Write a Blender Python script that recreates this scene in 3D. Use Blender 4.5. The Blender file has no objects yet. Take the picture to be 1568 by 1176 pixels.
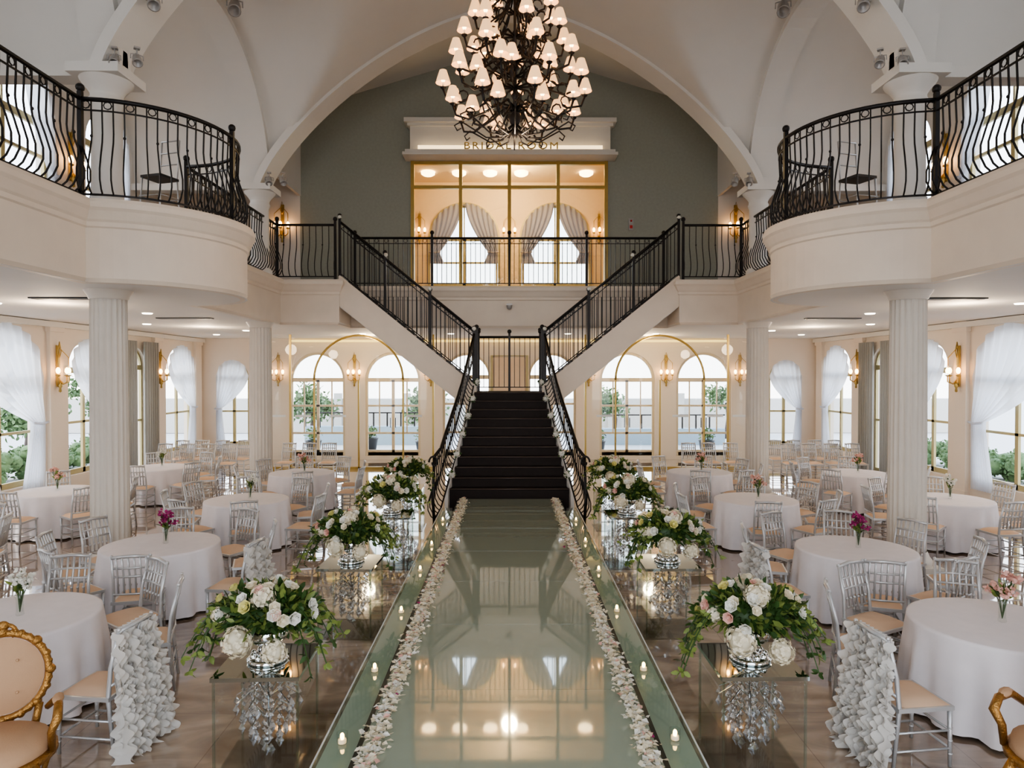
import bpy, math, random
from mathutils import Vector, Matrix
random.seed(7)
R=random.random
def U(a,b): return a+(b-a)*R()
pi=math.pi
sc=bpy.context.scene
try: sc.view_settings.look='AgX - Medium High Contrast'
except Exception: pass
# ---------------------------------------------------------------- materials
MATS={}
def mat(name,col,rough=.5,metal=0.,noise=0.,nscale=8.,emis=None,es=0.,coat=0.,bump=0.,bscale=40.,spec=None,transl=0.):
    m=bpy.data.materials.new(name); m.use_nodes=True
    nt=m.node_tree; b=nt.nodes['Principled BSDF']
    b.inputs['Roughness'].default_value=rough; b.inputs['Metallic'].default_value=metal
    c=(col[0],col[1],col[2],1)
    b.inputs['Base Color'].default_value=c
    tc=nt.nodes.new('ShaderNodeTexCoord')
    n=nt.nodes.new('ShaderNodeTexNoise'); n.inputs['Scale'].default_value=nscale; n.inputs['Detail'].default_value=3
    nt.links.new(tc.outputs['Object'],n.inputs['Vector'])
    mx=nt.nodes.new('ShaderNodeMix'); mx.data_type='RGBA'
    nz=noise if noise>0 else .06
    mx.inputs[6].default_value=(col[0]*(1-nz),col[1]*(1-nz),col[2]*(1-nz),1)
    mx.inputs[7].default_value=(min(1,col[0]*(1+nz)),min(1,col[1]*(1+nz)),min(1,col[2]*(1+nz)),1)
    nt.links.new(n.outputs['Fac'],mx.inputs[0]); nt.links.new(mx.outputs[2],b.inputs['Base Color'])
    if spec is not None: b.inputs['Specular IOR Level'].default_value=spec
    if emis: 
        b.inputs['Emission Color'].default_value=(*emis,1); b.inputs['Emission Strength'].default_value=es
    if coat: b.inputs['Coat Weight'].default_value=coat; b.inputs['Coat Roughness'].default_value=.03
    if bump:
        n2=nt.nodes.new('ShaderNodeTexNoise'); n2.inputs['Scale'].default_value=bscale
        nt.links.new(tc.outputs['Object'],n2.inputs['Vector'])
        bp=nt.nodes.new('ShaderNodeBump'); bp.inputs['Strength'].default_value=bump; bp.inputs['Distance'].default_value=.02
        nt.links.new(n2.outputs['Fac'],bp.inputs['Height']); nt.links.new(bp.outputs['Normal'],b.inputs['Normal'])
    if transl:
        out=nt.nodes['Material Output']; t=nt.nodes.new('ShaderNodeBsdfTranslucent'); t.inputs['Color'].default_value=c
        ms=nt.nodes.new('ShaderNodeMixShader'); ms.inputs[0].default_value=transl
        nt.links.new(b.outputs[0],ms.inputs[1]); nt.links.new(t.outputs[0],ms.inputs[2]); nt.links.new(ms.outputs[0],out.inputs[0])
    MATS[name]=m; return m
def glassmat(name,tint,refl=.05,rough=.02,edge=.35):
    m=bpy.data.materials.new(name); m.use_nodes=True; nt=m.node_tree
    nt.nodes.remove(nt.nodes['Principled BSDF']); out=nt.nodes['Material Output']
    t=nt.nodes.new('ShaderNodeBsdfTransparent'); t.inputs[0].default_value=(*tint,1)
    g=nt.nodes.new('ShaderNodeBsdfGlossy'); g.inputs['Roughness'].default_value=rough
    lw=nt.nodes.new('ShaderNodeLayerWeight'); lw.inputs[0].default_value=.5
    pw=nt.nodes.new('ShaderNodeMath'); pw.operation='POWER'; pw.inputs[1].default_value=4
    nt.links.new(lw.outputs['Facing'],pw.inputs[0])
    ad=nt.nodes.new('ShaderNodeMath'); ad.operation='MULTIPLY_ADD'; ad.inputs[1].default_value=edge; ad.inputs[2].default_value=refl
    nt.links.new(pw.outputs[0],ad.inputs[0])
    ms=nt.nodes.new('ShaderNodeMixShader'); nt.links.new(ad.outputs[0],ms.inputs[0])
    nt.links.new(t.outputs[0],ms.inputs[1]); nt.links.new(g.outputs[0],ms.inputs[2]); nt.links.new(ms.outputs[0],out.inputs[0])
    MATS[name]=m; return m
mat('plaster_white',(.73,.70,.65),.75,noise=.03,nscale=1.5,bump=.05)
mat('plaster_lower',(.76,.67,.57),.7,noise=.03,nscale=1.5)
mat('stone_cream',(.73,.63,.52),.55,noise=.06,nscale=3,bump=.05)
mat('column_stone',(.66,.60,.52),.5,noise=.05,nscale=5)
mat('green_wall',(.36,.37,.315),.8,noise=.10,nscale=14,bump=.1,bscale=60,spec=.2)
mat('warm_room',(.78,.60,.38),.7)
mat('gold',(.50,.36,.12),.32,.75,noise=.1)
mat('gold_paint',(.46,.39,.20),.45,.3)
mat('frame_cream',(.66,.56,.40),.5)
mat('antique_gold',(.38,.20,.06),.38,.8,noise=.3,nscale=30,bump=.4,bscale=70)
mat('iron',(.022,.019,.018),.42,.5)
mat('stair_dark',(.022,.015,.013),.6,noise=.2,nscale=10,spec=.2)
mat('nosing',(.07,.05,.04),.4)
mat('chair_silver',(.55,.545,.54),.30,.45)
mat('cushion',(.66,.46,.31),.8)
mat('cloth',(.78,.73,.73),.85,bump=.05)
mat('chiffon',(.74,.71,.66),.8,transl=.4)
mat('sheer',(.82,.84,.88),.8,transl=.65)
mat('drape_lilac',(.34,.32,.34),.85,transl=.12)
mat('drape_grey',(.36,.36,.34),.85,transl=.12)
mat('door_beige',(.72,.55,.38),.5)
mat('shade',(.85,.60,.38),.7,emis=(1,.55,.24),es=1.1)
mat('bulb',(1,.8,.5),.5,emis=(1,.50,.18),es=22)
mat('bulb_soft',(1,.8,.5),.5,emis=(1,.70,.38),es=9)
mat('downlight',(1,.95,.85),.5,emis=(1,.88,.7),es=9)
mat('ledgold',(1,.8,.3),.5,emis=(1,.72,.25),es=1.2)
mat('ledwarm',(1,.8,.5),.5,emis=(1,.74,.42),es=2.2)
mat('silver',(.75,.75,.74),.08,1.)
mat('mirror',(.50,.56,.56),.03,1.)
mat('dark_gap',(.02,.025,.02),.4)
mat('petal_cream',(.84,.76,.58),.7,transl=.2)
mat('petal_white',(.86,.84,.76),.7,transl=.2)
mat('petal_pink',(.82,.50,.42),.7,transl=.2)
mat('petal_magenta',(.36,.03,.15),.7)
mat('petal_yellow',(.66,.60,.22),.7)
mat('leaf',(.045,.095,.022),.5,noise=.4,nscale=12,transl=.15)
mat('leaf_light',(.22,.28,.07),.5,noise=.3,nscale=12,transl=.25)
mat('black',(.02,.02,.02),.4)
mat('fixture',(.40,.38,.36),.4,.3)
mat('red',(.5,.02,.02),.4)
mat('frost',(.85,.87,.86),.6,transl=.3)
mat('strip_base',(.52,.58,.50),.4)
mat('pave',(.50,.49,.48),.8,noise=.1)
mat('hedge',(.12,.19,.08),.8,noise=.5,nscale=6,bump=.5,bscale=12)
mat('ext_wall',(.50,.48,.45),.8)
mat('ext_blue',(.28,.36,.42),.6)
mat('flame',(1,.7,.3),.5,emis=(1,.6,.2),es=20)
mat('linen',(.50,.31,.18),.8,bump=.1,bscale=100)
glassmat('glass',(.95,.97,.96),.04)
glassmat('acrylic',(.965,.98,.975),.05,.02,.45)
glassmat('crystal',(.97,.98,1.),.5,.06,.4)
glassmat('glass_green',(.80,.87,.82),.14,.03,.5)
def floor_mat():
    m=bpy.data.materials.new('marble_floor'); m.use_nodes=True; nt=m.node_tree; b=nt.nodes['Principled BSDF']
    tc=nt.nodes.new('ShaderNodeTexCoord')
    mp=nt.nodes.new('ShaderNodeMapping'); mp.inputs['Scale'].default_value=(.45,1.3,1); mp.inputs['Rotation'].default_value=(0,0,.35)
    nt.links.new(tc.outputs['Object'],mp.inputs[0])
    n=nt.nodes.new('ShaderNodeTexNoise'); n.inputs['Scale'].default_value=1.5; n.inputs['Detail'].default_value=9; n.inputs['Distortion'].default_value=1.6
    nt.links.new(mp.outputs[0],n.inputs['Vector'])
    cr=nt.nodes.new('ShaderNodeValToRGB'); e=cr.color_ramp.elements
    e[0].position=.3; e[0].color=(.20,.14,.098,1); e[1].position=.75; e[1].color=(.56,.44,.33,1)
    x=e.new(.52); x.color=(.335,.25,.18,1)
    nt.links.new(n.outputs['Fac'],cr.inputs[0])
    br=nt.nodes.new('ShaderNodeTexBrick'); br.offset=0; br.inputs['Scale'].default_value=1.; br.inputs['Mortar Size'].default_value=.004
    br.inputs['Brick Width'].default_value=1.2; br.inputs['Row Height'].default_value=1.2
    br.inputs['Color1'].default_value=(1,1,1,1); br.inputs['Color2'].default_value=(.93,.93,.94,1); br.inputs['Mortar'].default_value=(.65,.62,.6,1)
    nt.links.new(tc.outputs['Object'],br.inputs['Vector'])
    mx=nt.nodes.new('ShaderNodeMix'); mx.data_type='RGBA'; mx.blend_type='MULTIPLY'; mx.inputs[0].default_value=1
    nt.links.new(cr.outputs[0],mx.inputs[6]); nt.links.new(br.outputs['Color'],mx.inputs[7])
    nt.links.new(mx.outputs[2],b.inputs['Base Color']); b.inputs['Roughness'].default_value=.06
    b.inputs['Coat Weight'].default_value=1.; b.inputs['Coat Roughness'].default_value=.02; b.inputs['Coat IOR'].default_value=1.85
    MATS['marble_floor']=m
floor_mat()
m=mat('aisle',(.37,.42,.33),.05,noise=.03,coat=1.0)
m.node_tree.nodes['Principled BSDF'].inputs['Coat IOR'].default_value=1.9
# ---------------------------------------------------------------- mesh builder
class MB:
    def __init__(s): s.v=[];s.f=[];s.m=[];s.sm=[];s.mats=[]
    def mi(s,n):
        if n not in s.mats: s.mats.append(n)
        return s.mats.index(n)
    def add(s,vs,fs,mt,M=None,smooth=True):
        o=len(s.v); k=s.mi(mt)
        if M is not None: vs=[M@Vector(p) for p in vs]
        s.v+=[tuple(p) for p in vs]
        for f in fs: s.f.append(tuple(i+o for i in f)); s.m.append(k); s.sm.append(smooth)
    def box(s,x0,x1,y0,y1,z0,z1,mt,M=None):
        vs=[(x0,y0,z0),(x1,y0,z0),(x1,y1,z0),(x0,y1,z0),(x0,y0,z1),(x1,y0,z1),(x1,y1,z1),(x0,y1,z1)]
        s.add(vs,[(0,3,2,1),(4,5,6,7),(0,1,5,4),(1,2,6,5),(2,3,7,6),(3,0,4,7)],mt,M,False)
    def prism(s,poly,w0,w1,mt,M=None):
        n=len(poly); vs=[(p[0],w0,p[1]) for p in poly]+[(p[0],w1,p[1]) for p in poly]
        fs=[tuple(range(n)),tuple(range(2*n-1,n-1,-1))]+[(i,(i+1)%n,n+(i+1)%n,n+i) for i in range(n)]
        s.add(vs,fs,mt,M,False)
    def tube(s,pts,r,mt,n=6,closed=False,M=None,caps=True,smooth=True):
        pts=[Vector(p) for p in pts]; N=len(pts); vs=[]; rs=r if isinstance(r,(list,tuple)) else [r]*N
        prev=None
        for i,p in enumerate(pts):
            if closed: t=pts[(i+1)%N]-pts[i-1]
            else: t=pts[min(i+1,N-1)]-pts[max(i-1,0)]
            if t.length<1e-9: t=Vector((0,0,1))
            t.normalize()
            if prev is None:
                a=Vector((0,0,1)) if abs(t.z)<.9 else Vector((1,0,0)); u=t.cross(a).normalized()
            else:
                u=prev-t*prev.dot(t)
                u=u.normalized() if u.length>1e-6 else t.orthogonal().normalized()
            prev=u; w=t.cross(u)
            for k in range(n):
                a=2*pi*(k+.5)/n; vs.append(p+(u*math.cos(a)+w*math.sin(a))*rs[i])
        fs=[]
        for i in range(N if closed else N-1):
            j=(i+1)%N
            for k in range(n): fs.append((i*n+k,i*n+(k+1)%n,j*n+(k+1)%n,j*n+k))
        if not closed and caps: fs.append(tuple(range(n))[::-1]); fs.append(tuple(range((N-1)*n,N*n)))
        s.add(vs,fs,mt,M,smooth and n>4)
    def lathe(s,prof,mt,c=(0,0,0),n=16,M=None,smooth=True,flute=0.,nfl=0):
        vs=[];N=len(prof)
        for r,z in prof:
            for k in range(n):
                a=2*pi*k/n; rr=r
                if flute and r>.05: rr=r*(1-flute*abs(math.sin(a*nfl/2))**.6*1.0)
                vs.append((c[0]+rr*math.cos(a),c[1]+rr*math.sin(a),c[2]+z))
        fs=[(i*n+k,i*n+(k+1)%n,(i+1)*n+(k+1)%n,(i+1)*n+k) for i in range(N-1) for k in range(n)]
        s.add(vs,fs,mt,M,smooth)
    def sph(s,c,r,mt,n=8,m=6,sc=(1,1,1),M=None):
        prof=[(math.sin(pi*i/m),-math.cos(pi*i/m)) for i in range(m+1)]
        vs=[];
        for pr,z in prof:
            for k in range(n):
                a=2*pi*k/n; vs.append((c[0]+r*sc[0]*pr*math.cos(a),c[1]+r*sc[1]*pr*math.sin(a),c[2]+r*sc[2]*z))
        fs=[(i*n+k,i*n+(k+1)%n,(i+1)*n+(k+1)%n,(i+1)*n+k) for i in range(m) for k in range(n)]
        s.add(vs,fs,mt,M,True)
    def grid(s,fn,nu,nv,mt,M=None,smooth=True,wrap=False):
        vs=[fn(i/nu,j/nv) for j in range(nv+1) for i in range(nu+1)]
        fs=[(j*(nu+1)+i,j*(nu+1)+i+1,(j+1)*(nu+1)+i+1,(j+1)*(nu+1)+i) for j in range(nv) for i in range(nu)]
        s.add(vs,fs,mt,M,smooth)
    def mesh(s,name):
        me=bpy.data.meshes.new(name); me.from_pydata(s.v,[],s.f)
        for n in s.mats: me.materials.append(MATS[n])
        me.polygons.foreach_set('material_index',s.m); me.polygons.foreach_set('use_smooth',s.sm); me.update()
        return me
    def obj(s,name,loc=(0,0,0),rz=0,scale=1):
        return place(s.mesh(name),name,loc,rz,scale)
def place(me,name,loc=(0,0,0),rz=0,scale=1):
    o=bpy.data.objects.new(name,me); sc.collection.objects.link(o); o.location=loc; o.rotation_euler=(0,0,rz)
    o.scale=(scale,)*3 if not isinstance(scale,tuple) else scale
    return o
def offset2d(path,d):
    out=[];n=len(path)
    for i in range(n):
        def nr(a,b):
            t=Vector((b[0]-a[0],b[1]-a[1])).normalized(); return Vector((t.y,-t.x))
        if i==0: nn=nr(path[0],path[1]); k=1
        elif i==n-1: nn=nr(path[-2],path[-1]); k=1
        else:
            a=nr(path[i-1],path[i]); b=nr(path[i],path[i+1]); nn=(a+b).normalized(); k=1/max(.35,nn.dot(a))
        out.append((path[i][0]+nn.x*d*k,path[i][1]+nn.y*d*k))
    return out
def wallM(kind,pos):
    if kind=='back': return Matrix(((1,0,0,0),(0,1,0,pos),(0,0,1,0),(0,0,0,1)))
    if kind=='left': return Matrix(((0,-1,0,-pos),(1,0,0,0),(0,0,1,0),(0,0,0,1)))
    if kind=='right': return Matrix(((0,1,0,pos),(1,0,0,0),(0,0,1,0),(0,0,0,1)))
def arch_wall(name,M,u0,u1,z0,z1,ops,mt,th=.3,trim=None):
    b=MB(); ops=sorted(ops); cur=u0
    for (c,hw,bot,spr) in ops:
        b.prism([(cur,z0),(c-hw,z0),(c-hw,z1),(cur,z1)],0,th,mt,M)
        if bot>z0: b.prism([(c-hw,z0),(c+hw,z0),(c+hw,bot),(c-hw,bot)],0,th,mt,M)
        N=16
        for i in range(N):
            a0=pi-pi*i/N;a1=pi-pi*(i+1)/N
            p0=(c+hw*math.cos(a0),spr+hw*math.sin(a0)); p1=(c+hw*math.cos(a1),spr+hw*math.sin(a1))
            b.prism([p0,p1,(p1[0],z1),(p0[0],z1)],0,th,mt,M)
        cur=c+hw
        if trim:
            pts=[(c-hw-.05,-.02,bot)]+[(c+(hw+.05)*math.cos(pi-pi*i/16),-.02,spr+(hw+.05)*math.sin(pi-pi*i/16)) for i in range(17)]+[(c+hw+.05,-.02,bot)]
            b.tube(pts,.05,trim,4,M=M)
    b.prism([(cur,z0),(u1,z0),(u1,z1),(cur,z1)],0,th,mt,M)
    return b.obj(name)
wn=[0]
def arch_window(M,c,hw,bot,spr,mt='gold_paint',door=False,w=.12):
    b=MB(); r=.045
    if door: mt='frame_cream'; r=.065
    pts=[(c-hw+.04,w,bot)]+[(c+(hw-.04)*math.cos(pi-pi*i/16),w,spr+(hw-.04)*math.sin(pi-pi*i/16)) for i in range(17)]+[(c+hw-.04,w,bot)]
    b.tube(pts,r,mt,4,M=M)
    def hb(z,h=.08):
        b.box(c-hw+.03,c+hw-.03,w-.03,w+.03,z-h/2,z+h/2,mt,M)
    hb(bot+.07,.12); hb(spr,.14)
    b.box(c-.05,c+.05,w-.03,w+.03,bot+.01,spr,mt,M)
    if not door: b.box(c-.02,c+.02,w-.02,w+.02,spr,spr+hw-.04,mt,M)
    H=spr-bot
    if door:
        for z in (bot+.30*H,bot+.66*H): hb(z,.07)
        hb(bot+.1,.22)
        for s in (-1,1):
            b.box(c+s*.5*hw-.02,c+s*.5*hw+.02,w-.02,w+.02,bot+.3*H,spr,mt,M)
            b.box(c+s*.09-.012,c+s*.09+.012,w-.1,w-.07,bot+1.0,bot+1.35,'iron',M)
    else:
        hb(bot+.5*H,.06)
    wn[0]+=1
    return b.obj('door_%d'%wn[0] if door else 'window_%d'%wn[0])
def drape(b,M,x0,W,dr,ztop,ztie,zbot,mt,folds=7,w=-.08,amp=.045,tie=.16):
    vt=.62
    def fn(u,v):
        zt=ztop(x0+dr*u*W) if callable(ztop) else ztop
        if v<vt: k=1-(v/vt)**1.7*(1-tie); z=zt+(ztie-zt)*(v/vt)+ (1-u)*0
        else: k=tie+(v-vt)/(1-vt)*.14; z=ztie+(zbot-ztie)*((v-vt)/(1-vt))
        return (x0+dr*u*W*k, w+amp*math.sin(u*folds*2*pi+v*2), z)
    b.grid(fn,folds*6,18,mt,M)
    b.tube([(x0-dr*.02,w-.07,ztie),(x0+dr*W*tie*.5,w-.08,ztie-.03),(x0+dr*(W*tie+.03),w-.05,ztie)],.03,mt,5,M=M)

# ---------------------------------------------------------------- dims
HF=5.35; HC=4.25; Y0=-2.2
XS=10.8; YB=24.0
b=MB(); b.box(-XS-.3,XS+.3,Y0,YB+.3,-.1,0,'marble_floor'); b.obj('floor')
b=MB(); b.box(-60,60,-40,80,-.35,-.12,'pave'); b.obj('outside_ground')
# ---------------- lower walls
back_ops=[(-9.7,.55,.5,2.9),(-6.75,.97,.12,2.8),(-4.1,.97,.12,2.8),(-1.5,.85,.12,2.9),(1.5,.85,.12,2.9),(4.15,.97,.12,2.8),(6.85,.97,.12,2.8),(9.7,.55,.5,2.9)]
M=wallM('back',YB)
arch_wall('wall_back',M,-XS-.3,XS+.3,0,HC,back_ops,'plaster_lower')
for i,o in enumerate(back_ops): arch_window(M,*o,door=abs(o[0])<9)
arch_wall('wall_front_light_baffle',wallM('back',Y0-.4),-XS-.3,XS+.3,0,12.0,[(-7.2,1.7,.3,4.0),(0,2.7,.3,6.4),(7.2,1.7,.3,4.0)],'plaster_lower')  # unseen wall behind camera, added to cut frontal light; openings sized for that
side_ops=[(3.5,1.2,.5,2.85),(8.0,1.2,.5,2.85),(11.3,1.1,.5,2.85),(14.6,1.15,.5,2.9),(17.5,.75,.5,3.1),(19.7,.6,.1,3.2),(22.4,.9,.5,3.0)]  # nearer windows lie out of view, put in to admit more daylight
for kd in ('left','right'):
    M=wallM(kd,XS); arch_wall('wall_'+kd,M,Y0,YB,0,HC,side_ops,'plaster_lower')
    for o in side_ops: arch_window(M,*o)
    b=MB()
    for y in (9.65,13.0,16.2,18.5,20.9,23.6):
        b.box(y-.22,y+.22,-.09,0,0,HC,'plaster_lower',M); b.box(y-.26,y+.26,-.12,0,HC-.25,HC-.02,'plaster_lower',M); b.box(y-.26,y+.26,-.12,0,0,.25,'plaster_lower',M)
    b.obj('trim_pilasters_'+kd)
    b=MB(); b.tube([(Y0,-.08,HC-.08),(YB-.01,-.08,HC-.08)],.09,'plaster_white',4,M=M); b.obj('trim_cornice_'+kd)
    for o in side_ops:
        c,hw,bot,spr=o
        b=MB()
        at=lambda u,c=c,hw=hw,spr=spr: spr+math.sqrt(max(0,hw*hw-min(hw,abs(u-c))**2))+.05
        if abs(c-19.7)<.1:
            b.grid(lambda u,v:(c-.95+u*.75,-.17+.05*math.sin(u*38),3.95-3.87*v),50,2,'drape_grey',M)
            b.grid(lambda u,v:(c+.25+u*.75,-.17+.05*math.sin(u*38),3.95-3.87*v),50,2,'drape_grey',M)
            b.obj('curtain_grey'); continue
        drape(b,M,c+hw+.02,hw*2,-1,at,1.9,.35,'sheer',8)
        b.obj('sheer_curtain')
Mb=wallM('back',YB)
for s in (-1,1):
    b=MB(); at=lambda u,s=s: 2.9+math.sqrt(max(0,.55**2-min(.55,abs(u-9.7*s))**2))+.05
    drape(b,Mb,9.7*s+.57*s,1.14,-s,at,1.8,.3,'sheer',6); b.obj('sheer_curtain')
b=MB()
b.box(-.6,.6,-.06,-.01,0,3.6,'door_beige',Mb)
for s in (-1,1):
    b.box(s*.3-.24,s*.3+.24,-.09,-.06,.2,1.6,'door_beige',Mb); b.box(s*.3-.24,s*.3+.24,-.09,-.06,1.8,3.4,'door_beige',Mb); b.sph((s*.06,-.12,1.2),.03,'gold',M=Mb)
b.tube([(-.62,-.05,0),(-.62,-.05,3.65),(.62,-.05,3.65),(.62,-.05,0)],.05,'gold_paint',4,M=Mb)
b.obj('door_centre')
# ---------------- slabs / balcony
Cx,Cy,Rr=-5.95,10.95,1.65
arc=[]
a0=math.acos(.2/Rr)
for i in range(29):
    a=-a0+2*a0*i/28; arc.append((Cx+Rr*math.cos(a),Cy+Rr*math.sin(a)))
left=[(-5.75,Y0)]+arc+[(-5.75,17.2),(-4.28,17.2),(-4.28,18.5)]
full=left+[(-x,y) for x,y in reversed(left)]
def ngon(b,pts,z,mt,flip=False):
    vs=[(p[0],p[1],z) for p in pts]; b.add(vs,[tuple(range(len(vs)))],mt,None,False)
for s,nm in((1,'left'),(-1,'right')):
    P=[(x*s,y) for x,y in left]+[(-4.28*s,24.8),(-11.0*s,24.8),(-11.0*s,Y0)]
    b=MB(); ngon(b,P,HC,'plaster_white'); b.obj('ceiling_lower_'+nm)
    b=MB(); ngon(b,P,HF,'marble_floor'); b.obj('floor_balcony_'+nm)
P=[(-4.28,18.5),(4.28,18.5),(4.28,24.8),(-4.28,24.8)]
b=MB(); ngon(b,P,HC,'plaster_white'); b.obj('ceiling_lower_centre')
b=MB(); ngon(b,P,HF,'marble_floor'); b.obj('floor_balcony_centre')
prof=[(-.12,HC-.002),(-.04,HC),(.0,HC+.06),(0,HF-.36),(.025,HF-.34),(.025,HF-.28),(.05,HF-.25),(.10,HF-.14),(.13,HF-.10),(.13,HF-.03),(.11,HF+.02),(-.30,HF+.02)]
b=MB(); rows=[offset2d(full,p[0]) for p in prof]; n=len(full)
vs=[(rows[i][k][0],rows[i][k][1],prof[i][1]) for i in range(len(prof)) for k in range(n)]
fs=[(i*n+k,i*n+k+1,(i+1)*n+k+1,(i+1)*n+k) for i in range(len(prof)-1) for k in range(n-1)]
b.add(vs,fs,'stone_cream',None,False); b.obj('trim_balcony_fascia')
b=MB(); b.box(-7.6,7.6,23.8,23.86,4.12,4.2,'ledgold'); b.obj('trim_led_strip')
b=MB()
for s in(-1,1):
    for x,y in((7.5,9),(9,12),(7.4,14),(9,17),(7.5,19.5),(4.5,21),(1.8,21),(9.2,21.5)):
        b.lathe([(0,HC-.012),(.07,HC-.012),(.09,HC-.02),(.1,HC-.001)],'downlight',(x*s,y,0),12)
b.obj('recessed_downlights')
b=MB()
for s in(-1,1):
    for y in (11.2,15.2):
        b.box(7.2*s-.6,7.2*s+.6,y-.10,y+.10,HC-.02,HC-.002,'black')
        for k in range(3): b.box(7.2*s-.56,7.2*s+.56,y-.07+k*.06,y-.055+k*.06,HC-.03,HC-.02,'fixture')
b.obj('ceiling_vent')
# ---------------- columns
ycols=[4.02,10.26,16.5]
def column():
    b=MB()
    b.box(-.36,.36,-.36,.36,0,.16,'column_stone')
    b.lathe([(.34,.16),(.35,.22),(.31,.27),(.29,.32),(.27,.36)],'column_stone',n=48)
    b.lathe([(.265,.36),(.262,2),(.25,HC-.12)],'column_stone',n=120,flute=.09,nfl=20,smooth=True)
    b.lathe([(.25,HC-.14),(.27,HC-.12),(.28,HC-.08),(.31,HC-.04),(.33,HC-.001)],'column_stone',n=48)
    return b.mesh('fluted_column')
cm=column()
for s in(-1,1):
    for y in ycols: place(cm,'fluted_column',(6.0*s,y,0))
b=MB()
b.lathe([(.28,0),(.28,.12),(.22,.18),(.205,1.6),(.23,1.64),(.24,1.7),(.22,1.72),(.22,1.78),(.27,1.86),(.35,1.95),(.37,2.0)],'plaster_white',n=32)
b.box(-.38,.38,-.38,.38,1.98,2.12,'plaster_white')
um=b.mesh('upper_column')
for s in(-1,1):
    for y in ycols: place(um,'upper_column',(6.0*s,y,HF+.025))
# ---------------- vault
HSP=7.42
def hL(x):
    u=min(1,abs(x)/5.95); return HSP+4.25*max(0,1-u**1.6)**.75
def hC(y,k=3.0):
    yc=[.9,7.14,13.38]; c=min(yc,key=lambda q:abs(q-y)); t=min(1,abs(y-c)/3.12); return HSP+k*math.sqrt(max(0,1-t*t))
xs=[-9.2,-8,-7,-6.3]+[-6*math.cos(pi*i/90) for i in range(91)]+[6.3,7,8,9.2]
ys=[]
for c in(.9,7.14,13.38):
    for i in range(60): ys.append(c-3.12*math.cos(pi*i/60))
ys.append(16.5)
b=MB(); nx=len(xs)
vs=[(x,y,max(hL(x),hC(y))) for y in ys for x in xs]
fs=[(j*nx+i,j*nx+i+1,(j+1)*nx+i+1,(j+1)*nx+i) for j in range(len(ys)-1) for i in range(nx-1)]
b.add(vs,fs,'plaster_white'); b.obj('ceiling_vault')
def rib(b,curve,dx,depth,mt):
    n=len(curve); vs=[]
    for p,nn in curve:
        p=Vector(p);nn=Vector(nn);q=p+nn*depth
        vs+=[p-nn*.1-dx,q-dx,q+dx,p-nn*.1+dx]
    fs=[]
    for i in range(n-1):
        for k in range(3): fs.append((i*4+k,i*4+k+1,(i+1)*4+k+1,(i+1)*4+k))
    b.add(vs,fs,mt,None,False)
b=MB()
for y in ycols:
    pts=[(x,y,hL(x)) for x in [-5.95*math.cos(pi*i/48) for i in range(49)]]
    cur=[]
    for i,p in enumerate(pts):
        a=Vector(pts[max(0,i-1)]);c=Vector(pts[min(48,i+1)]);t=(c-a).normalized(); cur.append((p,(t.z,0,-t.x)))
    rib(b,cur,Vector((0,.36,0)),.07,'plaster_white')
for s in(-1,1):
    for c in(.9,7.14,13.38):
        pts=[(6.0*s,c-3.1*math.cos(pi*i/32),HSP+3*math.sin(pi*i/32)) for i in range(33)]
        cur=[]
        for i,p in enumerate(pts):
            a=Vector(pts[max(0,i-1)]);d=Vector(pts[min(32,i+1)]);t=(d-a).normalized(); cur.append((p,(0,t.z,-t.y)))
        rib(b,cur,Vector((.28,0,0)),.12,'plaster_white')
    for y in ycols:
        b.box(min(6*s,9.1*s),max(6*s,9.1*s),y-.16,y+.16,HSP-.04,HSP+.12,'plaster_white')
b.obj('ceiling_ribs')
b=MB()
for i in range(60):
    x0=-6.1+12.2*i/60;x1=x0+12.2/60
    b.prism([(x0,hL(x0)-.05),(x1,hL(x1)-.05),(x1,13.2),(x0,13.2)],16.6,16.75,'plaster_white')
b.obj('wall_spandrel_light_stop')  # out of view above the arch, added to stop light leaking in
b=MB()
ga=12.5; gs=.30
for s in(-1,1):
    b.add([(0,16.6,ga),(6.3*s,16.6,ga-gs*6.3),(6.3*s,20.2,ga-gs*6.3),(0,20.2,ga)],[(0,1,2,3)],'plaster_white',None,False)
b.obj('ceiling_gable')
b=MB()
for s in(-1,1):
    b.box(6.12*s-.04,6.12*s+.04,16.75,20,8.2,10.9,'plaster_white')
    b.box(min(6.1*s,9.2*s),max(6.1*s,9.2*s),16.5,20.2,9.0,9.1,'plaster_white')
    b.box(min(6.1*s,9.2*s),max(6.1*s,9.2*s),16.55,16.7,7.9,9.2,'plaster_white')
    b.box(min(6.1*s,9.2*s),max(6.1*s,9.2*s),20,20.2,HF,9.1,'plaster_white')
b.obj('wall_upper_sides')
b=MB()
for s in (-1,1):
    for x,y in((2.5,18.5),(4.6,18.6)):
        b.lathe([(0,-.01),(.06,-.01),(.08,-.02)],'downlight',(x*s,y,ga-gs*x-.02),12)
b.obj('gable_downlights')
b=MB(); M=wallM('back',20)
OW=2.85;OZ0=5.5;OZ1=9.2
b.prism([(-6.1,HF),(-OW,HF),(-OW,ga-gs*OW),(-6.1,ga-gs*6.1)],0,.2,'green_wall',M)
b.prism([(6.1,HF),(OW,HF),(OW,ga-gs*OW),(6.1,ga-gs*6.1)],0,.2,'green_wall',M)
b.prism([(-OW,OZ1),(OW,OZ1),(OW,ga-gs*OW),(0,ga),(-OW,ga-gs*OW)],0,.2,'green_wall',M)
b.prism([(-OW,HF),(OW,HF),(OW,OZ0),(-OW,OZ0)],0,.2,'green_wall',M)
b.obj('wall_green_gable')
b=MB()
b.box(-2.85,2.9,-.32,0,9.45,10.1,'plaster_white',M)
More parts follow.
